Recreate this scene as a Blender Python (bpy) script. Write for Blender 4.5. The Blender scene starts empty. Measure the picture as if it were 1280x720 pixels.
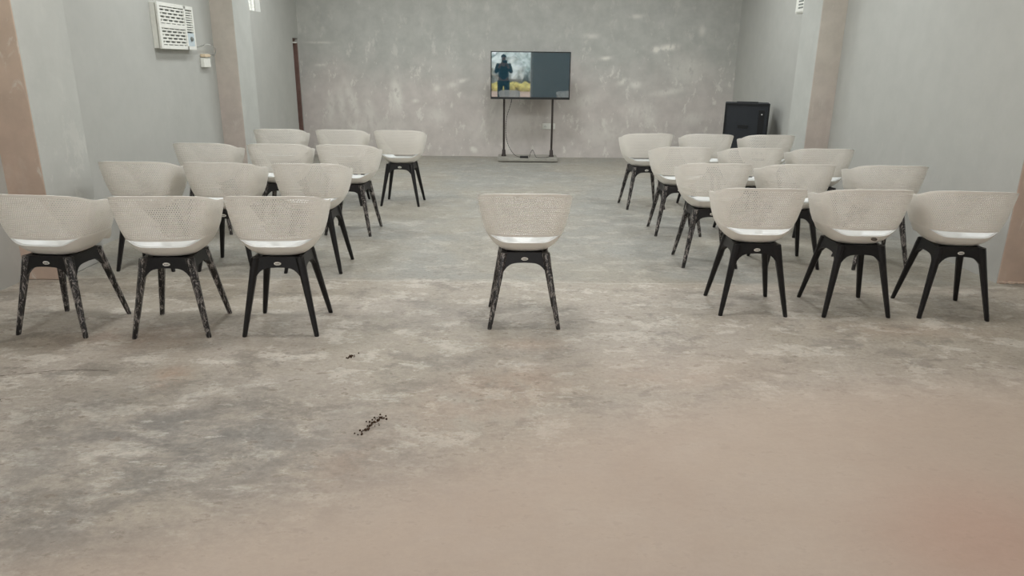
import bpy, bmesh, math, random
from mathutils import Vector, Matrix, noise
import numpy as np
random.seed(7); np.random.seed(7)
C = bpy.context.scene.collection
sc = bpy.context.scene
S = 0.94            # metres per survey unit
CAMZ = 1.6 * S

# ------------------------------------------------------------------ helpers
def link(o, parent=None):
    C.objects.link(o)
    if parent is not None: o.parent = parent
    return o

def obj(name, bm, mat, parent=None, smooth=None, normals=True):
    me = bpy.data.meshes.new(name)
    if normals: bmesh.ops.recalc_face_normals(bm, faces=bm.faces)
    bm.to_mesh(me); bm.free()
    for m in (mat if isinstance(mat, (list, tuple)) else [mat]): me.materials.append(m)
    if smooth is not None:
        for p in me.polygons: p.use_smooth = True
        me.set_sharp_from_angle(angle=math.radians(smooth))
    return link(bpy.data.objects.new(name, me), parent)

def tag(o, label=None, cat=None, group=None, kind=None):
    if label: o['label'] = label
    if cat: o['category'] = cat
    if group: o['group'] = group
    if kind: o['kind'] = kind
    return o

def thing(name, label, cat, loc=(0, 0, 0), rz=0, group=None):
    o = bpy.data.objects.new(name, None); o.empty_display_size = .1
    link(o); o.location = loc; o.rotation_euler = (0, 0, rz)
    return tag(o, label, cat, group)

def box(bm, x0, x1, y0, y1, z0, z1, bev=0, M=None, mi=0):
    r = bmesh.ops.create_cube(bm, size=1)
    vs = r['verts']
    for v in vs:
        v.co = Vector(((x0+x1)/2+v.co.x*(x1-x0), (y0+y1)/2+v.co.y*(y1-y0), (z0+z1)/2+v.co.z*(z1-z0)))
    fs = set(f for v in vs for f in v.link_faces)
    for f in fs: f.material_index = mi
    if bev > 0:
        es = list(set(e for v in vs for e in v.link_edges))
        g = bmesh.ops.bevel(bm, geom=es, offset=bev, segments=2, affect='EDGES', profile=.5)
        vs = list(set(v for f in g['faces'] for v in f.verts) | set(v for v in vs if v.is_valid))
    if M is not None:
        allv = set()
        stack = [v for v in vs if v.is_valid]
        for v in stack: allv.add(v)
        for v in list(allv):
            for e in v.link_edges:
                allv.add(e.other_vert(v))
        for v in allv: v.co = M @ v.co
    return bm

def lathe(bm, prof, n=24, M=None):
    rings = []
    for r, z in prof:
        rings.append([bm.verts.new((r*math.cos(2*math.pi*i/n), r*math.sin(2*math.pi*i/n), z)) for i in range(n)])
    for a, b in zip(rings, rings[1:]):
        for i in range(n):
            bm.faces.new((a[i], a[(i+1) % n], b[(i+1) % n], b[i]))
    bm.faces.new(rings[0][::-1]); bm.faces.new(rings[-1])
    if M is not None:
        for rg in rings:
            for v in rg: v.co = M @ v.co
    return bm

def tube(bm, pts, r, n=8, sub=6):
    P = [Vector(p) for p in pts]
    Q = []
    for i in range(len(P)-1):
        p0 = P[max(i-1, 0)]; p1 = P[i]; p2 = P[i+1]; p3 = P[min(i+2, len(P)-1)]
        for k in range(sub):
            t = k/sub
            Q.append(.5*((2*p1)+(p2-p0)*t+(2*p0-5*p1+4*p2-p3)*t*t+(3*p1-p0-3*p2+p3)*t**3))
    Q.append(P[-1])
    up = Vector((0, 0, 1)); rings = []
    for i, q in enumerate(Q):
        d = (Q[min(i+1, len(Q)-1)]-Q[max(i-1, 0)]).normalized()
        a = d.cross(up)
        if a.length < .05: a = d.cross(Vector((1, 0, 0)))
        a.normalize(); b = d.cross(a).normalized(); up = b if abs(b.dot(up)) > .2 else up
        rings.append([bm.verts.new(q+r*(math.cos(2*math.pi*k/n)*a+math.sin(2*math.pi*k/n)*b)) for k in range(n)])
    for A, B in zip(rings, rings[1:]):
        for k in range(n):
            bm.faces.new((A[k], A[(k+1) % n], B[(k+1) % n], B[k]))
    bm.faces.new(rings[0][::-1]); bm.faces.new(rings[-1])
    return bm

# ------------------------------------------------------------------ materials
class NT:
    def __init__(s, name):
        s.m = bpy.data.materials.new(name); s.m.use_nodes = True
        s.t = s.m.node_tree; s.t.nodes.clear()
        s.out = s.t.nodes.new('ShaderNodeOutputMaterial')
        s.p = s.t.nodes.new('ShaderNodeBsdfPrincipled')
        s.t.links.new(s.p.outputs[0], s.out.inputs[0])
        s.tc = s.t.nodes.new('ShaderNodeTexCoord')
    def n(s, typ, **kw):
        nd = s.t.nodes.new(typ)
        for k, v in kw.items(): setattr(nd, k, v)
        return nd
    def put(s, sock, v):
        if v is None: return
        if isinstance(v, bpy.types.NodeSocket): s.t.links.new(v, sock)
        elif isinstance(v, (tuple, list)) and sock.type == 'RGBA' and len(v) == 3: sock.default_value = (*v, 1)
        else: sock.default_value = v
    def coord(s, scale=(1, 1, 1), rot=(0, 0, 0), kind='Object'):
        mp = s.n('ShaderNodeMapping'); s.put(mp.inputs[0], s.tc.outputs[kind])
        mp.inputs['Scale'].default_value = scale; mp.inputs['Rotation'].default_value = rot
        return mp.outputs[0]
    def noise(s, scale, detail=6, rough=.55, co=None, dist=0):
        nd = s.n('ShaderNodeTexNoise'); nd.inputs['Scale'].default_value = scale
        nd.inputs['Detail'].default_value = detail; nd.inputs['Roughness'].default_value = rough
        nd.inputs['Distortion'].default_value = dist
        s.put(nd.inputs['Vector'], co if co is not None else s.tc.outputs['Object'])
        return nd.outputs[0]
    def ramp(s, v, lo, hi, a=0., b=1.):
        r = s.n('ShaderNodeMapRange'); r.interpolation_type = 'SMOOTHSTEP'
        s.put(r.inputs[0], v); r.inputs[1].default_value = lo; r.inputs[2].default_value = hi
        r.inputs[3].default_value = a; r.inputs[4].default_value = b
        return r.outputs[0]
    def mth(s, op, a, b=0.):
        nd = s.n('ShaderNodeMath', operation=op); nd.use_clamp = False
        s.put(nd.inputs[0], a); s.put(nd.inputs[1], b); return nd.outputs[0]
    def mix(s, f, a, b, mode='MIX'):
        nd = s.n('ShaderNodeMix', data_type='RGBA', blend_type=mode)
        s.put(nd.inputs[0], f); s.put(nd.inputs[6], a); s.put(nd.inputs[7], b); return nd.outputs[2]
    def attr(s, name):
        nd = s.n('ShaderNodeAttribute'); nd.attribute_name = name; return nd.outputs['Fac']
    def sep(s, v):
        nd = s.n('ShaderNodeSeparateXYZ'); s.put(nd.inputs[0], v); return nd.outputs
    def bump(s, h, strength=.3, dist=.01):
        b = s.n('ShaderNodeBump'); b.inputs['Strength'].default_value = strength; b.inputs['Distance'].default_value = dist
        s.put(b.inputs['Height'], h); s.put(s.p.inputs['Normal'], b.outputs[0])
    def fin(s, col, rough=.5, spec=.5, metal=0.):
        s.put(s.p.inputs['Base Color'], col); s.put(s.p.inputs['Roughness'], rough)
        s.p.inputs['Specular IOR Level'].default_value = spec; s.p.inputs['Metallic'].default_value = metal
        return s.m

def lin(r, g, b):
    f = lambda c: (c/255/12.92) if c/255 <= .04045 else ((c/255+.055)/1.055)**2.4
    return (f(r), f(g), f(b))

def plain(name, col, rough=.5, spec=.5, metal=0., var=.12, scale=30, bump=0.):
    t = NT(name)
    n = t.noise(scale, 4)
    c = t.mix(t.ramp(n, .3, .7), tuple(x*(1-var) for x in col), tuple(min(1, x*(1+var)) for x in col))
    if bump: t.bump(n, bump, .002)
    return t.fin(c, rough, spec, metal)

def wall_mat(name, top, low, zsplit=1.3, white=.5, patchattr=False, scratch=0., mottle=1.):
    t = NT(name)
    P = t.tc.outputs['Object']; z = t.sep(P)[2]
    big = t.noise(.8, 4, .6); mid = t.noise(4.5, 6, .62); fine = t.noise(38, 3)
    zz = t.mth('ADD', z, t.mth('MULTIPLY', t.mth('SUBTRACT', big, .5), 1.6))
    lowf = t.ramp(zz, zsplit-.55, zsplit+.55, 1, 0)
    col = t.mix(lowf, top, low)
    col = t.mix(t.ramp(mid, .3, .72), col, tuple(x*1.1 for x in top), 'MIX') if False else col
    mot = t.ramp(mid, .25, .75, 1-.10*mottle, 1+.08*mottle)
    mm = t.n('ShaderNodeCombineColor'); [t.put(mm.inputs[i], mot) for i in range(3)]
    col = t.mix(1., col, mm.outputs[0], 'MULTIPLY')
    # flaking: pale plaster showing through the paint
    fl = t.noise(4.5, 11, .76, t.coord((1.25, 1, .6)), .12)
    flm = t.ramp(fl, .55, .61)
    wh = t.mth('MULTIPLY', t.mth('MULTIPLY', flm, t.ramp(zz, zsplit-.2, zsplit+.9, 1, .25)), white)
    if patchattr:
        pa = t.attr('patch')
        br = t.ramp(t.noise(9, 8, .7, t.coord((1.2, 1, .7))), .34, .52)
        wh = t.mth('MAXIMUM', wh, t.mth('MULTIPLY', pa, br))
    if scratch:
        s1 = t.noise(2.2, 10, .72, t.coord((3.2, 3.2, .8), (.3, .2, 0)), 1.2)
        wh = t.mth('MAXIMUM', wh, t.mth('MULTIPLY', t.ramp(s1, .58, .66), scratch))
    col = t.mix(wh, col, lin(224, 221, 212))
    dk = t.ramp(t.noise(1.7, 8, .7, t.coord((1, 1, 1.7))), .66, .78)
    col = t.mix(t.mth('MULTIPLY', dk, .25), col, tuple(x*.55 for x in low))
    t.bump(t.mth('ADD', mid, t.mth('MULTIPLY', fine, .25)), .25, .006)
    return t.fin(col, .85, .25)

W_TOP = lin(177, 177, 171); W_LOW = lin(197, 190, 184)
M_wall_back = wall_mat('back_wall_paint', W_TOP, W_LOW, 1.25, .6, True)
M_wall_side = wall_mat('side_wall_paint', W_TOP, lin(178, 177, 172), .5, .06, mottle=.35)
M_pillar = wall_mat('pillar_paint', lin(182, 183, 177), lin(182, 181, 176), .5, .22, mottle=.5)
M_tan = wall_mat('pillar_warm_shade', lin(202, 183, 166), lin(200, 178, 162), 1.0, .10, False, .6)  # warmer, darker light on camera-facing faces put into the colour
M_tan_far = wall_mat('pillar_far_warm_shade', lin(192, 184, 173), lin(192, 180, 171), 1.2, .10, False, .2)  # the same painted light, weaker, for the far pillars
M_ceil = wall_mat('ceiling_paint', lin(200, 200, 194), lin(200, 200, 194), 0, 0)

def floor_mat():
    t = NT('worn_concrete')
    A = t.attr
    big = t.noise(.55, 5, .6, None, .4); mid = t.noise(4.2, 10, .74, t.coord((.85, 1.2, 1)), .15)
    fine = t.noise(17, 8, .7, t.coord((.7, 1.2, 1))); grain = t.noise(85, 3, .6)
    front = lin(168, 160, 149); back = lin(147, 146, 139)
    y = t.sep(t.tc.outputs['Object'])[1]
    yy = t.mth('ADD', y, t.mth('MULTIPLY', t.mth('SUBTRACT', t.noise(5, 7, .7), .5), .16))
    bk = t.ramp(yy, 4.84, 5.0)
    c = t.mix(bk, front, back)
    c = t.mix(t.mth('MULTIPLY', t.ramp(big, .40, .62), .55), c, lin(160, 152, 136))
    st = t.noise(1.6, 11, .76, t.coord((.75, 1.3, 1)), .2)          # sweeping trowel marks
    c = t.mix(t.mth('MULTIPLY', t.ramp(st, .50, .66), .45), c, lin(142, 136, 124))
    # pale scraped patches
    c = t.mix(t.mth('MULTIPLY', t.ramp(mid, .52, .58), t.mth('SUBTRACT', .70, t.mth('MULTIPLY', bk, .40))), c, lin(194, 188, 177))
    # darker grey grime
    gm = t.noise(3.1, 12, .78, t.coord((.85, 1.25, 1)), .2)
    c = t.mix(t.mth('MULTIPLY', t.ramp(gm, .52, .585), t.mth('SUBTRACT', .55, t.mth('MULTIPLY', bk, .26))), c, lin(128, 122, 113))
    # broad grey stain (placed) broken up by noise, with pale specks
    da = A('grey'); brk = t.ramp(t.noise(3.6, 10, .74, t.coord((.8, 1.2, 1)), .4), .36, .60)
    c = t.mix(t.mth('MULTIPLY', t.mth('MULTIPLY', da, brk), .85), c, lin(120, 117, 112))
    sp = t.ramp(t.noise(14, 7, .7, t.coord((.6, 1.3, 1))), .56, .68)
    c = t.mix(t.mth('MULTIPLY', t.mth('MULTIPLY', da, sp), .75), c, lin(196, 192, 183))
    # brown dirt patches (placed)
    c = t.mix(t.mth('MULTIPLY', t.mth('MULTIPLY', A('brown'), t.ramp(t.noise(4.2, 8, .68), .34, .58)), .7), c, lin(164, 138, 118))
    # soft haze of a finger over the lens, painted into the floor colour
    tn = A('tan')
    c = t.mix(tn, c, t.mix(t.ramp(t.noise(1.3, 3), .35, .65), lin(174, 157, 142), lin(178, 162, 147)))
    c = t.mix(A('pink'), c, lin(172, 143, 127))
    # cracks and crumbs of dark dirt
    ck = t.mth('MULTIPLY', A('crack'), t.ramp(t.noise(26, 6, .7), .44, .52))
    c = t.mix(ck, c, lin(66, 50, 38))
    keep = t.mth('SUBTRACT', 1., t.mth('MULTIPLY', tn, .85))
    pit = t.mth('MULTIPLY', t.mth('MULTIPLY', t.ramp(fine, .575, .63), keep), .6)
    c = t.mix(pit, c, lin(112, 102, 90))
    gr = t.ramp(t.mth('ADD', t.mth('MULTIPLY', fine, .5), t.mth('MULTIPLY', t.noise(48, 6, .8), .5)), .36, .64, .80, 1.13)
    g2 = t.mth('ADD', t.mth('MULTIPLY', t.mth('SUBTRACT', gr, 1.), keep), 1.)
    mm = t.n('ShaderNodeCombineColor'); [t.put(mm.inputs[i], g2) for i in range(3)]
    c = t.mix(1., c, mm.outputs[0], 'MULTIPLY')
    seam = t.mth('MULTIPLY', t.ramp(t.mth('ABSOLUTE', t.mth('SUBTRACT', yy, 4.90)), .008, .022, 1, 0), t.ramp(t.noise(2.3, 5), .38, .52))
    c = t.mix(t.mth('MULTIPLY', seam, .22), c, lin(206, 200, 188))
    t.bump(t.mth('ADD', t.mth('MULTIPLY', mid, .6), t.mth('MULTIPLY', fine, .4)), .2, .008)
    rough = t.ramp(mid, .3, .7, .5, .75)
    return t.fin(c, rough, .35)
M_floor = floor_mat()

M_shell = plain('cream_polypropylene', lin(239, 235, 227), .42, .45, 0, .02, 12)
M_seat = plain('seat_polypropylene', lin(203, 204, 201), .38, .5, 0, .02, 12)
M_black = plain('black_polypropylene', lin(19, 17, 18), .42, .4, 0, .2, 60)
def scuffed():
    t = NT('black_plastic_with_torn_film')
    a = t.noise(26, 7, .75, t.coord((1.6, 1.6, .28)), 1.4)
    b = t.noise(60, 4, .7, t.coord((1, 1, .45)), .8)
    m = t.mth('MAXIMUM', t.ramp(a, .52, .60), t.mth('MULTIPLY', t.ramp(b, .55, .63), .9))
    c = t.mix(t.mth('MULTIPLY', m, .75), lin(22, 19, 20), lin(176, 168, 162))
    t.bump(a, .5, .003)
    return t.fin(c, .3, .6)
M_scuff = scuffed()
M_badge = plain('badge_cream', lin(225, 222, 214), .3, .5)
M_badge_d = plain('badge_dark', lin(70, 62, 52), .35, .5)
M_ink = plain('badge_ink', lin(60, 58, 60), .4)
M_metal = plain('black_powder_coat', lin(50, 42, 38), .4, .5, .2)
M_plinth = plain('grey_board', lin(150, 147, 138), .6, .3, 0, .1, 14)
M_bezel = plain('black_gloss_plastic', lin(26, 28, 28), .3, .5)
t = NT('dark_glass'); M_screen = t.fin(lin(30, 62, 74), .02, .5)
t.p.inputs['IOR'].default_value = 2.9
M_white = plain('white_abs', lin(228, 228, 220), .42, .4, 0, .03)
M_grill = plain('grey_recess', lin(122, 126, 121), .6, .3)
M_panelblue = plain('pale_control_panel', lin(196, 208, 212), .35, .4, 0, .03)
M_beige = plain('beige_plug', lin(214, 196, 168), .45)
M_cable = plain('black_cable', lin(24, 24, 24), .5)
M_cab = plain('speaker_charcoal', lin(38, 42, 47), .55, .4, 0, .1, 80, .2)
M_cabd = plain('speaker_black', lin(16, 18, 20), .5, .4)
M_chrome = plain('silver_knob', lin(200, 200, 200), .25, .5, .9)
M_wood = plain('brown_door_paint', lin(112, 88, 80), .5, .4, 0, .14, 9)
M_frame = plain('window_frame_paint', lin(205, 205, 196), .5)
M_skin = plain('skin', lin(150, 106, 82), .5)
M_shirt = plain('dark_shirt', lin(44, 52, 60), .8)
M_trouser = plain('dark_trousers', lin(36, 38, 44), .8)
M_hair = plain('black_hair', lin(18, 16, 15), .6)
M_ground = plain('dry_earth', lin(186, 160, 140), .9, .2, 0, .12, .6)
M_yellow = plain('yellow_flowers', lin(206, 192, 110), .8, .2, 0, .35, 3)
M_green = plain('pale_leaves', lin(205, 215, 208), .8, .2, 0, .5, 2)
t = NT('clear_pane'); t.fin((1, 1, 1), .0, .5); t.p.inputs['Transmission Weight'].default_value = 1.0; t.p.inputs['IOR'].default_value = 1.0
M_pane = t.m

# ------------------------------------------------------------------ camera
fpx, pitch, roll = 895.3, math.radians(17.539), math.radians(.667)
cp, sp_ = math.cos(pitch), math.sin(pitch)
fw = Vector((0, cp, -sp_)); up0 = Vector((0, sp_, cp)); rt0 = Vector((1, 0, 0))
rt = math.cos(roll)*rt0+math.sin(roll)*up0; up = -math.sin(roll)*rt0+math.cos(roll)*up0
cd = bpy.data.cameras.new('camera'); cam = bpy.data.objects.new('camera', cd); C.objects.link(cam)
cd.sensor_width = 36; cd.lens = fpx/1280*36; cd.clip_start = .02; cd.clip_end = 300
R3 = Matrix((rt, up, -fw)).transposed()
cam.matrix_world = Matrix.Translation((0, 0, CAMZ)) @ R3.to_4x4()
sc.camera = cam

# ------------------------------------------------------------------ room shell
XL, XR, YB = -3.65*S, 3.76*S, 12.75*S          # left wall, right wall, back wall
YF, H = -1.7, 3.35                              # wall behind the camera, ceiling height
XRN = XR+.34                                    # wider bay near the camera on the right
YS = 5.33*S

def struct(name, bm, mat, parent=None):
    o = obj(name, bm, mat, parent)
    if parent is None: o['kind'] = 'structure'
    return o

def attr_set(o, name, vals):
    a = o.data.attributes.new(name, 'FLOAT', 'POINT'); a.data.foreach_set('value', np.asarray(vals, dtype=np.float32))

def gauss(px, py, cx, cy, rx, ry, rot=0., p=2.):
    c, s = math.cos(rot), math.sin(rot)
    dx, dy = px-cx, py-cy
    u, v = (dx*c+dy*s)/rx, (-dx*s+dy*c)/ry
    return np.exp(-(u*u+v*v)**(p/2))

# floor: a fine grid carrying the placed stains and the painted lens haze, on a slab
def grid(xs, ys):
    bm = bmesh.new()
    V = [[bm.verts.new((x, y, 0)) for x in xs] for y in ys]
    for j in range(len(ys)-1):
        for i in range(len(xs)-1):
            bm.faces.new((V[j][i], V[j][i+1], V[j+1][i+1], V[j+1][i]))
    return bm
xs = np.linspace(XL-.3, XRN+.3, 190)
ys = np.concatenate([np.linspace(YF-.1, 1.4, 30)[:-1], np.linspace(1.4, 5.6, 170)[:-1], np.linspace(5.6, YB+.2, 60)])
fl = struct('floor', grid(xs, ys), M_floor)
co = np.empty(len(fl.data.vertices)*3); fl.data.vertices.foreach_get('co', co); co = co.reshape(-1, 3)
X, Y = co[:, 0], co[:, 1]
grey = np.clip(1.1*gauss(X, Y, -1.35, 2.65, .75, .42, -.15)+.9*gauss(X, Y, -1.5, 2.05, .5, .3)+.5*gauss(X, Y, -.5, 2.4, .4, .15, .2)+.5*gauss(X, Y, -.55, 4.2, .3, .35)+.35*gauss(X, Y, .05, 3.55, .5, .3), 0, 1)
tan = np.clip(1/(1+np.exp(-((X*.62-(Y-2.62)*1.15)-.02)*6.5)), 0, 1)  # soft mask for the painted finger haze
tan = np.maximum(tan*(1/(1+np.exp((Y-3.25+.0*X)*7))), .95*gauss(X, Y, .1, 1.85, 1.1, .42, 0, 3))
tan = np.clip(np.maximum(tan, .45*gauss(X, Y, 1.0, 3.3, .7, .35)), 0, .96)
pink = .75*gauss(X, Y, 1.62, 2.02, .42, .34, .6, 2.4)
brown = np.clip(.9*gauss(X, Y, -1.68, 3.24, .10, .13, .3, 4)+.5*gauss(X, Y, .03, 3.25, .28, .2)+.45*gauss(X, Y, .8, 3.3, .3, .12)+.5*gauss(X, Y, -.65, 2.45, .16, .16)+.55*gauss(X, Y, -2.1, 3.75, .5, .2)+.5*gauss(X, Y, .1, 3.72, .2, .1)+.45*gauss(X, Y, -.2, 2.9, .5, .3)+.4*gauss(X, Y, 2.4, 4.0, .5, .12), 0, 1)
crack = np.clip(.5*gauss(X, Y, -.60, 2.76, .03, .07, -.35), 0, 1)
for n_, v_ in (('grey', grey), ('tan', tan), ('pink', pink), ('brown', brown), ('crack', crack)): attr_set(fl, n_, v_)

# hairline cracks packed with dark dirt
M_dirt = plain('dark_dirt', lin(70, 54, 42), .95, .1, 0, .3, 200)
def crack(pts, w, crumbs, sub=5):
    bm = bmesh.new(); P = [Vector((x, y, .0008)) for x, y in pts]; Q = []
    for a, b in zip(P, P[1:]):
        for k in range(sub):
            t_ = k/sub; d = (b-a).normalized(); n_ = Vector((-d.y, d.x, 0))
            Q.append((a.lerp(b, t_)+n_*random.uniform(-1, 1)*w*1.1, n_, w*random.uniform(.25, 1.)))
    Q.append((P[-1], Q[-1][1], w*.2))
    L = [(bm.verts.new(p+n_*h), bm.verts.new(p-n_*h)) for p, n_, h in Q]
    for a, b in zip(L, L[1:]): bm.faces.new((a[0], a[1], b[1], b[0]))
    for i in range(crumbs):
        p, n_, h = random.choice(Q); r = random.uniform(.002, .0055)
        bmesh.ops.create_icosphere(bm, subdivisions=1, radius=r, matrix=Matrix.Translation(p+Vector((random.gauss(0, .012), random.gauss(0, .012), r*.4))))
    return obj('floor_crack', bm, M_dirt)
FX = []
for pts, w_, n_ in (([(-.63, 2.70), (-.625, 2.735), (-.60, 2.745), (-.605, 2.79), (-.58, 2.80), (-.575, 2.83), (-.555, 2.835)], .0055, 60), ([(-.87, 3.49), (-.85, 3.51), (-.835, 3.54)], .005, 14),
        ([(-2.6, 3.20), (-2.45, 3.24), (-2.3, 3.29), (-2.15, 3.31), (-2.02, 3.30)], .0032, 0), ([(-2.45, 2.97), (-2.36, 2.965), (-2.32, 2.95)], .003, 4)):
    tag(crack(pts, w_, n_), None, None, None, 'structure')

# back wall: grid with placed flaking and a painted streak of light by the door
bm = bmesh.new()
xs = np.linspace(XL-.3, XR+.3, 300); zs = np.linspace(0, H, 140)
V = [[bm.verts.new((x, YB, z)) for x in xs] for z in zs]
for j in range(len(zs)-1):
    for i in range(len(xs)-1): bm.faces.new((V[j][i], V[j][i+1], V[j+1][i+1], V[j+1][i]))
gv = [v for row in V for v in row]
box(bm, XL-.3, XR+.3, YB+.001, YB+.2, 0, H)
wb = struct('wall_back', bm, M_wall_back)
co = np.empty(len(wb.data.vertices)*3); wb.data.vertices.foreach_get('co', co); co = co.reshape(-1, 3)
X, Z = co[:, 0], co[:, 2]
pt = np.zeros(len(X))
for (cx, cz, rx, rz, st, rot) in [(-1.90, .97, .08, .26, 1., .12), (-1.97, .8, .05, .2, .5, 0), (-2.62, .86, .07, .33, .7, .35), (-2.8, .8, .06, .28, .6, .1), (-2.98, .72, .07, .22, .6, -.1), (-2.35, .7, .09, .2, .5, .2),
        (-2.3, .5, .6, .12, .4, 0), (-1.25, 1.08, .05, .05, .8, 0), (-1.0, 1.13, .09, .05, .7, .3), (-.85, 1.2, .1, .03, .8, .2), (-1.6, .88, .05, .03, .9, 0), (-1.25, .65, .16, .12, .5, 0), (-.66, .11, .055, .035, 2., -.5), (-3.1, 1.42, .08, .02, .8, 0),
        (-3.1, 1.765, .2, .012, .7, 0), (-.15, .75, .1, .12, .5, 0), (-.35, .75, .05, .25, .5, -.1), (.15, .5, .4, .2, .35, 0), (2.42, 1.74, .16, .05, 1.1, .12), (2.25, 1.71, .07, .05, 1.2, 0), (1.45, 1.57, .09, .03, 1.0, .1), (2.95, 2.0, .05, .08, .6, 0),  # thin first entry: light leaking over the door, painted as a pale line
        (1.95, 1.17, .1, .06, .8, 0), (2.5, 1.07, .3, .05, .6, .15), (2.75, 1.4, .28, .2, .45, 0), (2.05, .75, .25, .15, .45, 0), (2.2, .6, .1, .1, .6, 0), (1.2, 1.9, .12, .04, .6, 0), (1.9, 2.2, .12, .03, .6, 0), (1.75, 1.22, .1, .05, .8, .4), (2.9, .65, .2, .1, .5, 0), (1.1, .9, .25, .1, .45, .2), (1.5, .4, .3, .2, .4, 0), (-.3, .4, .5, .15, .35, 0)]:
    pt = np.maximum(pt, st*gauss(X, Z, cx, cz, rx, rz, rot, 2.4))
attr_set(wb, 'patch', np.clip(pt, 0, 1))

def wall_x(name, x0, x1, y0, y1, holes, mat):
    """a wall along Y between x0..x1 with rectangular openings (ya, yb, za, zb)"""
    bm = bmesh.new()
    cuts = sorted(set([y0, y1]+[h[0] for h in holes]+[h[1] for h in holes]))
    for a, b in zip(cuts, cuts[1:]):
        hs = sorted([(h[2], h[3]) for h in holes if h[0] <= a+1e-6 and h[1] >= b-1e-6])
        z = 0
        for za, zb in hs:
            if za > z: box(bm, x0, x1, a, b, z, za)
            z = zb
        if z < H: box(bm, x0, x1, a, b, z, H)
    return struct(name, bm, mat)

WZ0, WZ1 = 2.235*S, 2.85
PF1, PF2 = 5.13*S, 9.19*S            # left pillars, faces towards the camera
RP2 = 8.70*S
left_win = [(9.95*S, 10.97*S), (6.2, 7.0), (2.0, 3.2), (-.9, .4)]
right_win = [(5.9, 7.1), (1.6, 3.0), (-.9, .4)]
door_o = (12.42*S, 12.735*S, 0, 1.935*S)
wl = wall_x('wall_left', XL-.23, XL, YF, YB, [(a, b, WZ0, WZ1) for a, b in left_win]+[door_o], M_wall_side)
wr = wall_x('wall_right', XR, XR+.23, YS, YB, [(a, b, WZ0+.1, WZ1) for a, b in right_win[:1]], M_wall_side)
wrn = wall_x('wall_right_near', XRN, XRN+.23, YF, YS+.05, [(a, b, WZ0, WZ1) for a, b in right_win[1:]], M_wall_side)
# wall end facing the camera where the hall narrows on the right
bm = bmesh.new(); box(bm, XR+.002, XRN+.2, YS-.004, YS+.12, 0, H, .006)
struct('wall_right_return', bm, M_tan)
# ragged mortar line at its foot
bm = bmesh.new()
for i in range(14):
    a = XR+.01+i*.024; box(bm, a, a+.03, YS-.014-.006*random.random(), YS, 0, .012+.012*random.random(), .003)
struct('baseboard_right', bm, plain('mortar', lin(196, 176, 160), .9, .2, 0, .25, 40))

# pillars: pale sides, warm shade painted into the face towards the camera
def pillar(n, x0, x1, y0, y1, tm):
    bm = bmesh.new(); box(bm, x0, x1, y0, y1, 0, H, .008)
    bm.normal_update()
    for f in bm.faces:
        if f.normal.y < -.7: f.material_index = 1
    o = obj(n, bm, [M_pillar, tm], None); o['kind'] = 'structure'
    return o
XPL = -3.374*S; XPR = 3.475*S
pillar('pillar_left_near', XL-.01, XPL, PF1, PF1+.56, M_tan)
pillar('pillar_left_far', XL-.01, XPL, PF2-.04, PF2+.50, M_tan_far)
pillar('pillar_right_far', XPR, XR+.01, RP2, RP2+.54, M_tan_far)

bm = bmesh.new(); box(bm, XL-.3, XRN+.3, YF-.2, YB+.3, H, H+.15); struct('ceiling', bm, M_ceil)

# wall behind the camera with its wide doorway
DX0, DX1, DZ = -1.75, .93, 2.5
bm = bmesh.new()
box(bm, XL-.23, DX0, YF-.2, YF, 0, H); box(bm, DX1, XRN+.23, YF-.2, YF, 0, H); box(bm, DX0, DX1, YF-.2, YF, DZ, H)
struct('wall_front', bm, M_wall_side)
bm = bmesh.new(); box(bm, DX1-.05, DX1+.02, YF-.22, YF+.02, 0, DZ, .004); box(bm, DX0-.02, DX0+.05, YF-.22, YF+.02, 0, DZ, .004); box(bm, DX0+.05, DX1-.05, YF-.22, YF+.02, DZ-.05, DZ+.02, .004)
struct('door_2', bm, M_frame)

# clerestory windows: frame, glazing bars and a pane each
def window(n, x0, x1, ya, yb, za, zb, frame=None):
    t = .04 if n > 1 else .012
    bm = bmesh.new(); xm = (x0+x1)/2
    a, b = xm-.04, xm+.04
    box(bm, a, b, ya, ya+t, za, zb, .004); box(bm, a, b, yb-t, yb, za, zb, .004)
    box(bm, a, b, ya+t, yb-t, za, za+t, .004); box(bm, a, b, ya+t, yb-t, zb-t, zb, .004)
    ym = (ya+yb)/2
    if n > 1: box(bm, a+.01, b-.01, ym-.015, ym+.015, za+t, zb-t, .003)
    o = struct('window_%d' % n, bm, M_frame)
    bm = bmesh.new(); box(bm, xm-.003, xm+.003, ya+t, yb-t, za+t, zb-t); obj('pane', bm, M_pane, o)
wi = 1
for a, b in left_win: window(wi, XL-.23, XL, a, b, WZ0, WZ1); wi += 1
window(wi, XR, XR+.23, *right_win[0], WZ0+.1, WZ1); wi += 1
for a, b in right_win[1:]: window(wi, XRN, XRN+.23, a, b, WZ0, WZ1); wi += 1

# brown door at the far end of the left wall: frame, recessed leaf, handle
ya, yb, _, zd = door_o
bm = bmesh.new()
box(bm, XL-.20, XL-.012, yb-.035, yb+.002, 0, zd-.075, .004)
box(bm, XL-.20, XL-.012, ya-.002, ya+.03, 0, zd-.075, .004)
box(bm, XL-.20, XL-.05, ya, yb, zd-.045, zd, .004)
d1 = struct('door_1', bm, M_wood)
bm = bmesh.new(); box(bm, XL-.12, XL-.075, ya+.03, yb-.035, .01, zd-.078, .004)
for zz0, zz1 in ((.15, .85), (1.0, zd-.2)): box(bm, XL-.077, XL-.068, ya+.055, yb-.06, zz0, zz1, .004)
obj('door_leaf', bm, M_wood, d1)
bm = bmesh.new(); box(bm, XL-.19, XL-.02, ya+.002, yb-.001, zd-.077, zd-.058, .003); obj('light_gap_strip', bm, M_white, d1)  # white strip stands in for daylight through the gap over the door

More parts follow.
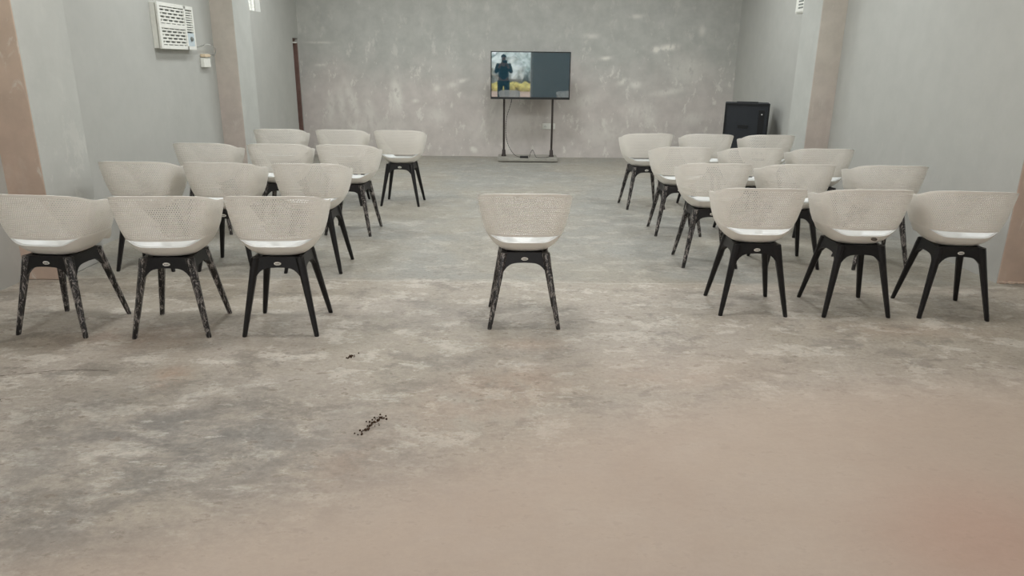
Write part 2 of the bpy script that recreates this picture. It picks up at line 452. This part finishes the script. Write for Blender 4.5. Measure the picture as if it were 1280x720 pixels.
# ------------------------------------------------------------------ the tub chair
A_, B_, BF_, NN = .284, .238, .31, 3.0
def plan(th):
    """th = 0 at the rear, +-180 at the front; returns the outline at rim scale"""
    s, c = math.sin(th), math.cos(th)
    x = A_*math.copysign(abs(s)**(2/NN), s); y = -math.copysign(abs(c)**(2/NN), c)*(B_ if c > 0 else BF_)
    return x, y
PROF = [(.0, .440), (.30, .441), (.475, .453), (.59, .474), (.69, .503), (.755, .53), (.80, .553), (.86, .60), (.92, .67), (.967, .745), (1.0, .81), (1.02, .87)]
def s_of_z(z):
    for (s0, z0), (s1, z1) in zip(PROF, PROF[1:]):
        if z <= z1: return s0+(s1-s0)*max(0, (z-z0)/(z1-z0))
    return PROF[-1][0]
def z_of_s(s):
    for (s0, z0), (s1, z1) in zip(PROF, PROF[1:]):
        if s <= s1: return z0+(z1-z0)*(s-s0)/(s1-s0)
    return PROF[-1][1]
def sm(a, b, x):
    t = min(1, max(0, (x-a)/(b-a))); return t*t*(3-2*t)
D = math.degrees
THA = math.radians(146)
def rim_z(th):
    a = abs(D(th))
    return .808-.012*sm(15, 55, a)-.080*sm(42, 125, a)-.150*sm(110, 146, a)
Z_SLOT = .553
def shell_pt(th, z):
    x, y = plan(th); s = s_of_z(z); return Vector((x*s, y*s, z))

def arc_table():
    ths = [(-THA+2*THA*i/2000) for i in range(2001)]
    L = [0]
    for a, b in zip(ths, ths[1:]):
        xa, ya = plan(a); xb, yb = plan(b); L.append(L[-1]+math.hypot(xb-xa, yb-ya))
    return ths, L
TH, LL = arc_table()
def th_of_u(u):
    t = u*LL[-1]; i = int(np.searchsorted(LL, t)); i = min(max(i, 1), 2000)
    f = (t-LL[i-1])/max(1e-9, LL[i]-LL[i-1]); return TH[i-1]+f*(TH[i]-TH[i-1])

def wall_pt(u, v):
    th = th_of_u(u); z0 = Z_SLOT-.004*0; z1 = rim_z(th)
    return shell_pt(th, z0+(z1-z0)*v)

def thicken(bm, t):
    bm.normal_update()
    bmesh.ops.solidify(bm, geom=list(bm.faces), thickness=t)

def make_backrest_mesh():
    N, Mr = 112, 20; b0, b1 = .05, .945
    bm = bmesh.new()
    vl = [0]+[b0+(b1-b0)*j/Mr for j in range(Mr+1)]+[1]
    G = [[bm.verts.new(wall_pt(k/(2*N), v)) for k in range(2*N+1)] for v in vl]
    def q(j, k0, k1):  # plain quad with all boundary verts
        bm.faces.new([G[j][k] for k in range(k0, k1+1)]+[G[j+1][k] for k in range(k1, k0-1, -1)])
    for k in range(2*N): q(0, k, k+1); q(Mr+1, k, k+1)
    for j in range(1, Mr+1):
        o = (j % 2)
        if o: q(j, 0, 1); q(j, 2*N-1, 2*N)
        ks = list(range(o, 2*N-1, 2))
        for k in ks:
            outer_uv = [(k, 0), (k+1, 0), (k+2, 0), (k+2, 1), (k+1, 1), (k, 1)]
            ov = [G[j+b][a] for a, b in outer_uv]
            if k < 3 or k > 2*N-5:
                bm.faces.new(ov); continue
            uc, vc = (k+1)/(2*N), (vl[j]+vl[j+1])/2
            iv = []
            for a, b in outer_uv:
                du, dv = a/(2*N)-uc, vl[j+b]-vc
                sl = .28*du/(1/(2*N))*(vl[j+1]-vl[j])*.5
                iv.append(bm.verts.new(wall_pt(uc+du*.44, vc+dv*.50+sl*.35)))
            for a in range(6):
                bm.faces.new((ov[a], ov[(a+1) % 6], iv[(a+1) % 6], iv[a]))
    bmesh.ops.recalc_face_normals(bm, faces=bm.faces)
    thicken(bm, .0055)
    return bm

def lip(th):
    """scale and height of the seat pan's edge"""
    a = abs(D(th))
    r = 1-sm(22, 64, a)                       # rear opening: the edge dips
    z = Z_SLOT-.040*r
    f = sm(128, 160, a)
    s = s_of_z(z)
    return s*(1-f)+.82*f, z*(1-f)+.462*f, f
def make_seat_mesh():
    n, m = 96, 13
    bm = bmesh.new(); rings = []
    c = bm.verts.new((0, .0, .440))
    for j in range(1, m+1):
        q = j/m; row = []
        for i in range(n):
            th = -math.pi+2*math.pi*i/n
            sl, zl, f = lip(th); s = sl*q
            z = z_of_s(s)*(1-f)+f*(.440+.034*math.sin(min(1, q/.8)*math.pi/2)-.012*max(0, (q-.8)/.2))
            x, y = plan(th); row.append(bm.verts.new((x*s, y*s, z)))
        rings.append(row)
    for i in range(n): bm.faces.new((c, rings[0][i], rings[0][(i+1) % n]))
    for a, b in zip(rings, rings[1:]):
        for i in range(n): bm.faces.new((a[i], b[i], b[(i+1) % n], a[(i+1) % n]))
    bmesh.ops.recalc_face_normals(bm, faces=bm.faces)
    bm.normal_update()
    if sum(f.normal.z for f in bm.faces) > 0:
        bmesh.ops.reverse_faces(bm, faces=bm.faces)
    thicken(bm, .012)
    bm.normal_update()
    for f in bm.faces: f.material_index = 1 if f.normal.z < .1 else 0
    return bm

LT, LB, ZT = .122, .203, .448                 # leg top / foot half spacing, top of the base
def side_x(z): return LT+(LB-LT)*(ZT-z)/ZT
def make_base_mesh():
    bm = bmesh.new()
    n = 18
    for k in range(4):
        M = Matrix.Rotation(k*math.pi/2, 4, 'Z')
        cols = []
        for i in range(n+1):
            t = -1+2*i/n
            zt = ZT
            zb = .390-.085*abs(t)**5-.004*abs(t)
            r = []
            for z in (zt, zb):
                hw = side_x(z)
                for off in (.012, -.010):
                    r.append(bm.verts.new(M @ Vector((t*(hw-.004), -(hw+off), z))))
            cols.append(r)      # top-out, top-in, bottom-out, bottom-in
        for a, b in zip(cols, cols[1:]):
            bm.faces.new((a[0], b[0], b[1], a[1])); bm.faces.new((a[2], a[3], b[3], b[2]))
            bm.faces.new((a[0], a[2], b[2], b[0])); bm.faces.new((a[1], b[1], b[3], a[3]))
        bm.faces.new(cols[0][:2]+cols[0][:1:-1]); bm.faces.new(cols[-1][:2]+cols[-1][:1:-1])
    box(bm, -.105, .105, -.105, .105, .425, .437, .003)
    return bm
def make_leg_mesh(sx, sy):
    bm = bmesh.new(); rings = []
    for z, w in ((ZT-.002, .047), (.41, .046), (.34, .041), (.20, .034), (.08, .029), (.006, .025), (0, .022)):
        c = side_x(z)
        h = w/2
        pr = [(h, h*.35), (h*.35, h), (-h*.4, h), (-h, h*.55), (-h, -h*.55), (-h*.55, -h), (h*.55, -h), (h, -h*.4)]
        ring = [bm.verts.new((sx*(c+a), sy*(c+b), z)) for a, b in pr]
        rings.append(ring)
    n = 8
    for a, b in zip(rings, rings[1:]):
        for i in range(n): bm.faces.new((a[i], a[(i+1) % n], b[(i+1) % n], b[i]))
    bm.faces.new(rings[0]); bm.faces.new(rings[-1][::-1])
    return bm
def badge_bm(y, z, x=0, tilt=.18):
    bm = bmesh.new()
    M = Matrix.Translation((x, y, z)) @ Matrix.Rotation(math.pi/2+tilt, 4, 'X') @ Matrix.Diagonal((1.75, 1, 1, 1))
    lathe(bm, [(.0105, -.001), (.0115, .001), (.0100, .0028)], 24, M)
    return bm
def ink_bm(y, z, x=0, tilt=.18):
    bm = bmesh.new()
    M = Matrix.Translation((x, y, z)) @ Matrix.Rotation(math.pi/2+tilt, 4, 'X')
    xx = -.0115
    for w, h in ((.0028, .006), (.0016, .005), (.0016, .006), (.0030, .0045), (.0026, .005), (.0030, .0045), (.0016, .006)):
        box(bm, xx, xx+w, -h/2, h/2, .0026, .0034, 0, M); xx += w+.0010
    return bm

def make_chair(scuff):
    t = bpy.data.objects.new('tub_chair', None); t.empty_display_size = .1; link(t)
    obj('backrest', make_backrest_mesh(), M_shell, t, 40, False)
    obj('seat', make_seat_mesh(), [M_seat, M_shell], t, 50, False)
    obj('base', make_base_mesh(), M_black, t, 30)
    for sx, sy in ((-1, -1), (1, -1), (-1, 1), (1, 1)):
        obj('leg', make_leg_mesh(sx, sy), M_scuff if scuff else M_black, t, 35)
    yb = -(side_x(.412)+.0125)
    b = tag(obj('badge', badge_bm(yb, .412), M_badge, t, 30), 'cream oval badge')
    obj('lettering', ink_bm(yb, .412), M_ink, b)
    return t
def dup(root):
    r = root.copy(); C.objects.link(r)
    for ch in list(root.children):
        c = ch.copy(); C.objects.link(c); c.parent = r
        for g in ch.children:
            d = g.copy(); C.objects.link(d); d.parent = c
    return r
protos = {False: make_chair(False), True: make_chair(True)}
used = {False: False, True: False}
W = 'cream tub chair'
CH = [  # x, y (survey units), yaw in degrees, scuffed legs, label, group
 (-2.734, 4.211, -5.2, 1, W+' with scuffed legs, left end of the nearest left row', 'L'),
 (-2.050, 4.207, 4.9, 1, W+' with scuffed legs, middle of the nearest left row', 'L'),
 (-1.404, 4.252, 2.8, 0, W+' with clean black legs, aisle end of the nearest left row', 'L'),
 (.073, 4.425, 1.2, 1, W+' with scuffed legs standing alone in the middle of the aisle', 'M'),
 (1.611, 4.717, -1.4, 0, W+' with clean black legs, aisle end of the nearest right row', 'R'),
 (2.291, 4.714, .4, 0, W+' with a dark badge on its seat, middle of the nearest right row', 'R'),
 (2.946, 4.692, -5.5, 0, W+', wall end of the nearest right row', 'R'),
 (-2.875, 5.60, 1, 0, W+', wall end of the second left row', 'L'),
 (-2.235, 5.60, -2, 0, W+', middle of the second left row', 'L'),
 (-1.558, 5.595, .2, 0, W+' with clean legs, aisle end of the second left row', 'L'),
 (-2.885, 6.87, -2, 1, W+', wall end of the third left row, below the air conditioner', 'L'),
 (-2.20, 6.87, 1, 1, W+', middle of the third left row', 'L'),
 (-1.553, 6.866, -4, 1, W+' with scuffed legs, aisle end of the third left row', 'L'),
 (-2.65, 8.34, 2, 0, W+', wall end of the farthest left row, before the door', 'L'),
 (-1.95, 8.34, -1, 0, W+', middle of the farthest left row', 'L'),
 (-1.289, 8.336, -2.1, 0, W+' with clean legs, aisle end of the farthest left row', 'L'),
 (1.621, 5.876, -.8, 1, W+' with scuffed legs, aisle end of the second right row', 'R'),
 (2.285, 5.87, 1, 0, W+', middle of the second right row', 'R'),
 (3.02, 5.87, -2, 1, W+', wall end of the second right row', 'R'),
 (1.603, 6.999, -.1, 1, W+' with scuffed legs, aisle end of the third right row', 'R'),
 (2.285, 7.0, 1, 0, W+', middle of the third right row', 'R'),
 (2.945, 7.0, -1, 0, W+', wall end of the third right row', 'R'),
 (1.501, 8.314, 5, 1, W+' with scuffed legs, aisle end of the farthest right row', 'R'),
 (2.185, 8.31, -1, 0, W+', middle of the farthest right row', 'R'),
 (2.87, 8.31, 2, 0, W+', wall end of the farthest right row, before the loudspeaker', 'R'),
]
GR = {'L': 'tub chairs in rows left of the aisle', 'R': 'tub chairs in rows right of the aisle', 'M': None}
for i, (x, y, rz, sf, lab, g) in enumerate(CH):
    sf = bool(sf)
    if not used[sf]: o = protos[sf]; used[sf] = True
    else: o = dup(protos[sf])
    o.location = (x*S, y*S, 0); o.rotation_euler = (0, 0, math.radians(rz))
    tag(o, lab, 'chair', GR[g])
    if i == 5:
        for ch in o.children:
            if ch.name.startswith('badge'):
                for gch in list(ch.children): bpy.data.objects.remove(gch)
                bpy.data.objects.remove(ch); break
        tag(obj('badge', badge_bm(-.178, .497, .045, -.62), M_badge_d, o, 30), 'dark oval badge')

# ------------------------------------------------------------------ television on its floor stand
ty = 12.20*S
tcx = .262*S
ttv = thing('television', 'black flat television on a two-pole floor stand, reflecting a bright doorway', 'television', (tcx, ty, 1.385*S), math.radians(.75))
tw, th_ = 1.222/2, .705/2
bm = bmesh.new(); box(bm, -tw, tw, -.006, .03, -th_, th_, .004); box(bm, -tw*.8, tw*.8, .03, .06, -th_*.8, th_*.6, .01); obj('housing', bm, M_bezel, ttv)
bm = bmesh.new()
box(bm, -tw, -tw+.014, -.013, -.006, -th_, th_, .002); box(bm, tw-.014, tw, -.013, -.006, -th_, th_, .002)
box(bm, -tw+.014, tw-.014, -.013, -.006, th_-.014, th_, .002); box(bm, -tw+.014, tw-.014, -.013, -.006, -th_, -th_+.034, .002)
obj('bezel', bm, M_bezel, ttv)
bm = bmesh.new(); box(bm, -tw+.014, tw-.014, -.0085, -.0055, -th_+.034, th_-.014); tag(obj('screen', bm, M_screen, ttv), 'dark glossy screen')

st = thing('tv_stand', 'black two-pole television stand on a flat grey board by the back wall', 'stand', (0, 0, 0))
bx0, bx1 = -.262*S, .735*S
by0, by1 = 12.02*S, 12.55*S
bm = bmesh.new(); box(bm, bx0, bx1, by0, by1, 0.012, .062, .008)
for a in (bx0+.05, bx1-.09):
    for b in (by0+.05, by1-.09): box(bm, a, a+.04, b, b+.04, 0, .013)
tag(obj('platform', bm, M_plinth, st), 'grey board platform')
for px in (-.167*S, .640*S):
    bm = bmesh.new(); box(bm, px-.016, px+.016, ty+.085, ty+.115, .06, 1.60*S, .003)
    p = obj('pole', bm, M_metal, st)
    bm = bmesh.new(); lathe(bm, [(.040, 0), (.040, .012), (.030, .03), (.025, .10), (.021, .105)], 16, Matrix.Translation((px, ty+.10, .062)))
    obj('pole_socket', bm, M_metal, p, 40)
bm = bmesh.new(); box(bm, -.167*S-.03, .64*S+.03, ty+.075, ty+.086, 1.2*S, 1.25*S, .002); box(bm, -.167*S-.03, .64*S+.03, ty+.075, ty+.086, 1.5*S, 1.55*S, .002)
obj('bracket', bm, M_metal, st)

bm = bmesh.new()
tube(bm, [(-.045*S, ty+.05, 1.08*S), (-.05*S, ty+.06, .95*S), (-.12*S, ty+.05, .72*S), (-.135*S, ty+.05, .5*S), (-.10*S, ty+.04, .28*S), (.0, ty, .11), (.10, ty-.05, .068), (.22, ty-.06, .068)], .006)
tube(bm, [(.25, ty-.06, .070), (.27, ty+.0, .13), (.30, ty+.05, .17), (.33, ty+.03, .12), (.36, ty-.06, .069), (.45, ty-.10, .068), (.54, ty-.04, .068), (.60, ty+.16, .069), (.62, ty+.3, .075)], .005)
tag(obj('power_cable', bm, M_cable, None, 60), 'thin black cable hanging from the television and coiled on the grey board', 'cable')
bm = bmesh.new(); box(bm, .10, .23, ty-.15, ty-.10, .0625, .095, .006); tag(obj('power_adapter', bm, M_cable), 'small black power adapter lying among cables on the grey board', 'adapter')

def socket(name, label, x, z, w, h):
    o = thing(name, label, 'socket', (x, YB, z))
    bm = bmesh.new(); box(bm, -w/2, w/2, -.028, -.0005, -h/2, h/2, .005); obj('back_box', bm, M_white, o)
    bm = bmesh.new()
    for k in (-1, 1): box(bm, k*w*.27-w*.14, k*w*.27+w*.14, -.034, -.026, -h*.3, h*.3, .002)
    obj('face_plate', bm, M_white, o)
    bm = bmesh.new()
    for k in (-1, 1):
        for dx in (-.013, 0, .013): box(bm, k*w*.27+dx-.003, k*w*.27+dx+.003, -.0346, -.0335, -.006+(.012 if dx == 0 else 0)-.004, -.006+(.012 if dx == 0 else 0)+.004)
    obj('pin_hole', bm, M_grill, o)
socket('wall_socket', 'white double wall socket low on the back wall behind the right stand pole', .605*S, .535*S, .215, .09)

# ------------------------------------------------------------------ loudspeaker in the far right corner
sx0, sx1, sy0 = 3.10, 3.62, 10.50*S
spk = thing('loudspeaker', 'black trolley loudspeaker with a recessed handle standing in the far right corner', 'speaker', (3.13, 9.92, 0), math.radians(-16))
w, d, h = .282, .19, 1.015
bm = bmesh.new()
box(bm, -w, w, -d+.012, d, .05, h, .012)
obj('cabinet', bm, M_cab, spk)
bm = bmesh.new()   # raised rear rim leaving a recessed centre panel
for a in ((-w, -w+.022, .05, h), (w-.022, w, .05, h), (-w+.022, w-.022, h-.03, h), (-w+.022, w-.022, .05, .08)): box(bm, a[0], a[1], -d, -d+.014, a[2], a[3], .003)
obj('frame', bm, M_cabd, spk)
bm = bmesh.new(); box(bm, -.10, .03, -d+.004, -d+.012, .69, .735, .002); obj('handle_recess', bm, M_cabd, spk)
bm = bmesh.new(); box(bm, .15, .225, -d+.006, -d+.013, .58, .93, .003); obj('control_panel', bm, M_cabd, spk)
bm = bmesh.new(); lathe(bm, [(.012, 0), (.012, .01), (.009, .014)], 16, Matrix.Translation((.19, -d+.006, .875)) @ Matrix.Rotation(math.pi/2, 4, 'X')); obj('knob', bm, M_chrome, spk, 40)
bm = bmesh.new(); box(bm, -.14, .14, -.05, .05, h-.001, h+.012, .005); obj('top_handle', bm, M_cabd, spk)
for sx in (-1, 1):
    for sy in (-1, 1):
        bm = bmesh.new(); lathe(bm, [(.027, -.014), (.03, -.01), (.03, .01), (.027, .014)], 16, Matrix.Translation((sx*(w-.05), sy*(d-.05), .03)) @ Matrix.Rotation(math.pi/2, 4, 'Y')); obj('wheel', bm, M_cabd, spk, 40)
        bm = bmesh.new(); box(bm, sx*(w-.05)-.018, sx*(w-.05)+.018, sy*(d-.05)-.02, sy*(d-.05)+.02, .045, .055); obj('wheel_plate', bm, M_cabd, spk)

# ------------------------------------------------------------------ window air conditioner on the left wall
ay0, ay1, az0, az1 = 7.63*S, 8.46*S, 1.685*S, 2.135*S
ac = thing('air_conditioner', 'white window air conditioner set high in the left wall', 'air conditioner', (XL, (ay0+ay1)/2, az0))
ap = .08; hw = (ay1-ay0)/2; hh = az1-az0
bm = bmesh.new()
# face frame as bars round the grilles, on a housing
fx0, fx1 = ap-.022, ap
col = [-hw, -hw+.045, hw-.215, hw-.185, hw-.03, hw]     # y divisions: margin, grille, bar, side vents, margin
box(bm, .0005, ap-.03, -hw+.004, hw-.004, .004, hh-.004, .004)
obj('housing', bm, M_white, ac)
bm = bmesh.new()
box(bm, fx0, fx1, -hw, col[1], 0, hh, .004); box(bm, fx0, fx1, col[2], col[3], 0, hh, .003); box(bm, fx0, fx1, col[4], hw, 0, hh, .004)
box(bm, fx0, fx1, col[1]-.002, col[4]+.002, hh-.035, hh, .003); box(bm, fx0, fx1, col[1]-.002, col[4]+.002, 0, .035, .003)
box(bm, fx0, fx1, col[1]-.002, col[2]+.002, hh*.50-.02, hh*.50+.02, .003)
obj('face_frame', bm, M_white, ac)
bm = bmesh.new(); box(bm, ap-.031, ap-.027, col[1]-.004, col[4]+.004, .03, hh-.03); obj('recess', bm, M_grill, ac)
def lattice(z0, z1):
    bm = bmesh.new()
    y0, y1 = col[1], col[2]
    n = 5
    for k in range(n):
        z = z0+(z1-z0)*(k+.5)/n
        box(bm, ap-.024, ap-.008, y0, y1, z-.008, z+.008, .002)
    for k in range(1, 9):
        y = y0+(y1-y0)*k/9
        for j in range(n+1):
            if (j+k) % 2: continue
            za = max(z0, z0+(z1-z0)*(j-.5)/n); zb = min(z1, z0+(z1-z0)*(j+.5)/n)
            box(bm, ap-.022, ap-.010, y-.010, y+.010, za, zb, .002)
    return bm
obj('grille', lattice(hh*.5+.02, hh-.035), M_white, ac); obj('grille', lattice(.035, hh*.5-.02), M_white, ac)
bm = bmesh.new()
zc = hh*.36
for k in range(9):
    z = zc+.02+(hh-.045-zc-.02)*(k+.5)/9; box(bm, ap-.024, ap-.006, col[3], col[4], z-.006, z+.008, .002)
obj('side_vent', bm, M_white, ac)
bm = bmesh.new(); box(bm, ap-.027, ap-.002, col[3], col[4], .035, zc+.01, .003); cp_ = obj('control_panel', bm, M_panelblue, ac)
bm = bmesh.new(); lathe(bm, [(.022, 0), (.022, .014), (.015, .02)], 18, Matrix.Translation((ap-.003, (col[3]+col[4])/2, .105)) @ Matrix.Rotation(math.pi/2, 4, 'Y')); obj('knob', bm, M_grill, cp_, 40)

so = thing('plug_socket', 'small white and beige plug socket on the left wall under the air conditioner', 'socket', (XL, 8.80*S, 1.555*S))
bm = bmesh.new(); box(bm, .0005, .045, -.085, .085, -.055, .045, .006); obj('back_box', bm, M_white, so)
bm = bmesh.new(); box(bm, .0005, .06, -.075, .065, .052, .085, .006); obj('plug', bm, M_beige, so)
bm = bmesh.new()
q = 8.80*S
tube(bm, [(XL+.05, ay1-.02, 1.71*S), (XL+.05, 8.66*S, 1.73*S), (XL+.06, 8.82*S, 1.755*S), (XL+.05, 9.03*S, 1.72*S), (XL+.05, 9.06*S, 1.67*S), (XL+.05, 8.98*S, 1.63*S), (XL+.05, 8.86*S, 1.635*S), (XL+.045, 8.80*S, 1.645*S)], .006)
cb = obj('cord', bm, M_white, ac, 60); cb.matrix_parent_inverse = Matrix.Translation(ac.location).inverted()

# white vent box high on the right wall beyond the pillar
vb = thing('vent_box', 'white wall box with a dark slotted vent, high on the right wall past the pillar', 'wall box', (XR, 9.83*S, 2.235*S))
bm = bmesh.new(); box(bm, -.10, -.0005, -.17, .17, 0, .42, .008); obj('housing', bm, M_white, vb)
bm = bmesh.new(); box(bm, -.108, -.098, -.15, .15, .015, .40, .004); obj('cover', bm, M_white, vb)
bm = bmesh.new()
for k in range(9): box(bm, -.1095, -.1075, -.09, .06, .05+k*.037, .05+k*.037+.018)
obj('vent_slot', bm, M_grill, vb)

# ------------------------------------------------------------------ outdoors past the doorway (seen only in the screen)
bm = bmesh.new(); box(bm, -40, 40, -60, YF-.2, -.3, -.02); struct('ground', bm, M_ground)
def scatter(name, lab, x0, x1, y0, y1, h, r, n, mat):
    bm = bmesh.new()
    for i in range(n):
        x, y, z = random.uniform(x0, x1), random.uniform(y0, y1), random.uniform(.05, h)
        bmesh.ops.create_icosphere(bm, subdivisions=1, radius=r*random.uniform(.6, 1.3), matrix=Matrix.Translation((x, y, z)))
    for v in bm.verts: v.co += .35*r*noise.noise_vector(v.co*2.2/r)
    return tag(obj(name, bm, mat), lab, name.split('_')[-1], None, 'stuff')
scatter('yellow_flowers', 'low bed of yellow flowers outside the doorway, seen in the television screen', -7, 6, -20, -17, .22, .22, 420, M_yellow)
scatter('distant_leaves', 'pale green hedge beyond the yellow flowers, seen in the television screen', -16, 14, -34, -29, 1.7, .8, 240, M_green)

# ------------------------------------------------------------------ the person holding the camera (seen only in the screen)
def skin_obj(name, verts, edges, radii, mat, parent=None, root=0, levels=2):
    me = bpy.data.meshes.new(name); me.from_pydata(verts, edges, [])
    me.materials.append(mat)
    o = link(bpy.data.objects.new(name, me), parent)
    o.modifiers.new('skin', 'SKIN').use_smooth_shade = True
    sv = me.skin_vertices[0].data
    for i, r in enumerate(radii): sv[i].radius = (r, r) if not isinstance(r, tuple) else r
    sv[root].use_root = True
    ms = o.modifiers.new('sub', 'SUBSURF'); ms.levels = levels; ms.render_levels = levels
    return o
pe = thing('person', 'person in dark clothes holding up a phone in the doorway, mirrored in the television screen', 'person', (-.03, -.42, 0))
J = dict(pel=(0, 0, .94), spi=(0, -.01, 1.10), che=(0, -.01, 1.30), nec=(0, 0, 1.46), hd=(0, .02, 1.56), crown=(0, .02, 1.66))
names = list(J); V = [J[k] for k in names]; Rr = [(.15, .11), (.145, .105), (.165, .11), .055, (.075, .09), (.062, .075)]
E_ = [(0, 1), (1, 2), (2, 3), (3, 4), (4, 5)]
for s in (-1, 1):
    b = len(V)
    V += [(s*.19, -.01, 1.40), (s*.245, .06, 1.17), (s*.12, .26, 1.37), (s*.075, .345, 1.45)]; Rr += [.058, .044, .034, .028]
    E_ += [(2, b), (b, b+1), (b+1, b+2), (b+2, b+3)]
    # palm with five fingers closing on the phone
    w_ = b+3
    for k, (dx, dy, dz, r) in enumerate(((-s*.035, .018, .050, .009), (-s*.012, .030, .055, .008), (-s*.005, .034, .038, .008), (-s*.002, .034, .020, .008), (s*.0, .03, .002, .007))):
        f = len(V)
        V += [(s*.075+dx*.5, .345+dy*.55, 1.45+dz*.6), (s*.075+dx-s*.012, .345+dy, 1.45+dz), (s*.075+dx-s*.030, .345+dy+.012, 1.45+dz+.004)]
        Rr += [r*1.2, r, r*.8]; E_ += [(w_, f), (f, f+1), (f+1, f+2)]
    b = len(V)
    V += [(s*.10, 0, .86), (s*.115, .015, .50), (s*.125, -.02, .09), (s*.135, .12, .035)]; Rr += [.09, .058, .042, .035]
    E_ += [(0, b), (b, b+1), (b+1, b+2), (b+2, b+3)]
skin_obj('body', V, E_, Rr, M_skin, pe)
V = [(0, 0, .90), (0, -.01, 1.10), (0, -.01, 1.30), (0, -.005, 1.43)]; Rr = [(.175, .13), (.165, .125), (.185, .13), .075]; E_ = [(0, 1), (1, 2), (2, 3)]
for s in (-1, 1):
    b = len(V); V += [(s*.19, -.01, 1.40), (s*.245, .06, 1.17), (s*.145, .22, 1.33)]; Rr += [.072, .058, .046]; E_ += [(2, b), (b, b+1), (b+1, b+2)]
skin_obj('shirt', V, E_, Rr, M_shirt, pe)
V = [(0, 0, .95)]; Rr = [(.165, .125)]; E_ = []
for s in (-1, 1):
    b = len(V); V += [(s*.10, 0, .86), (s*.115, .012, .50), (s*.125, -.02, .10)]; Rr += [.11, .078, .062]; E_ += [(0, b), (b, b+1), (b+1, b+2)]
skin_obj('trousers', V, E_, Rr, M_trouser, pe)
bm = bmesh.new()
bmesh.ops.create_uvsphere(bm, u_segments=24, v_segments=16, radius=1)
for v in list(bm.verts):
    if v.co.z < -.25 or (v.co.y > .45 and v.co.z < .35): bm.verts.remove(v)
for v in bm.verts: v.co = Vector((v.co.x*.084, v.co.y*.10+.012, v.co.z*.09+1.635))
obj('hair', bm, M_hair, pe, 60)
bm = bmesh.new(); box(bm, -.08, .08, -.030, -.022, CAMZ-.042, CAMZ+.036, .003)
ph = obj('smartphone', bm, M_bezel); tag(ph, 'dark smartphone held up by the person mirrored in the television screen', 'phone')

# ------------------------------------------------------------------ light
wd = bpy.data.worlds.new('sky'); sc.world = wd; wd.use_nodes = True
bg = wd.node_tree.nodes['Background']; bg.inputs[0].default_value = (.94, .97, 1.0, 1); bg.inputs[1].default_value = 3.3

def area(name, loc, rot, sx, sy, power, col):
    l = bpy.data.lights.new(name, 'AREA'); l.shape = 'RECTANGLE'; l.size = sx; l.size_y = sy; l.energy = power; l.color = col
    o = bpy.data.objects.new(name, l); C.objects.link(o); o.location = loc; o.rotation_euler = rot
    return o
def portal(loc, rot, sx, sy):                      # guides the sky light through a real opening
    o = area('daylight_portal', loc, rot, sx, sy, 1, (1, 1, 1)); o.data.cycles.is_portal = True
for a, b in left_win: portal((XL+.01, (a+b)/2, (WZ0+WZ1)/2), (0, math.radians(-90), 0), WZ1-WZ0, b-a)
portal((XR-.01, sum(right_win[0])/2, (WZ0+WZ1)/2+.05), (0, math.radians(90), 0), WZ1-WZ0, 1.2)
for a, b in right_win[1:]: portal((XRN-.01, (a+b)/2, (WZ0+WZ1)/2), (0, math.radians(90), 0), WZ1-WZ0, b-a)
portal(((DX0+DX1)/2, YF+.03, DZ/2), (math.radians(90), 0, 0), DX1-DX0, DZ)
for y, pw, col in ((1.2, 15, (1.0, .96, .94)), (4.25, 28, (.99, .98, .97)), (6.9, 30, (.96, 1.0, 1.02)), (9.7, 35, (.97, 1.0, 1.01))):
    for x in (-2.1, 0, 2.1):
        area('overhead_fill', (x, y, H-.04), (0, 0, 0), .5, .5, pw, col)  # unseen lamps added as overhead fill, no fittings modelled
sc.view_settings.view_transform = 'Standard'; sc.view_settings.look = 'None'; sc.view_settings.gamma = 1
sc.view_settings.use_curve_mapping = False
sc.view_settings.exposure = 0.04
sc.cycles.use_denoising = True
sc.cycles.max_bounces = 8
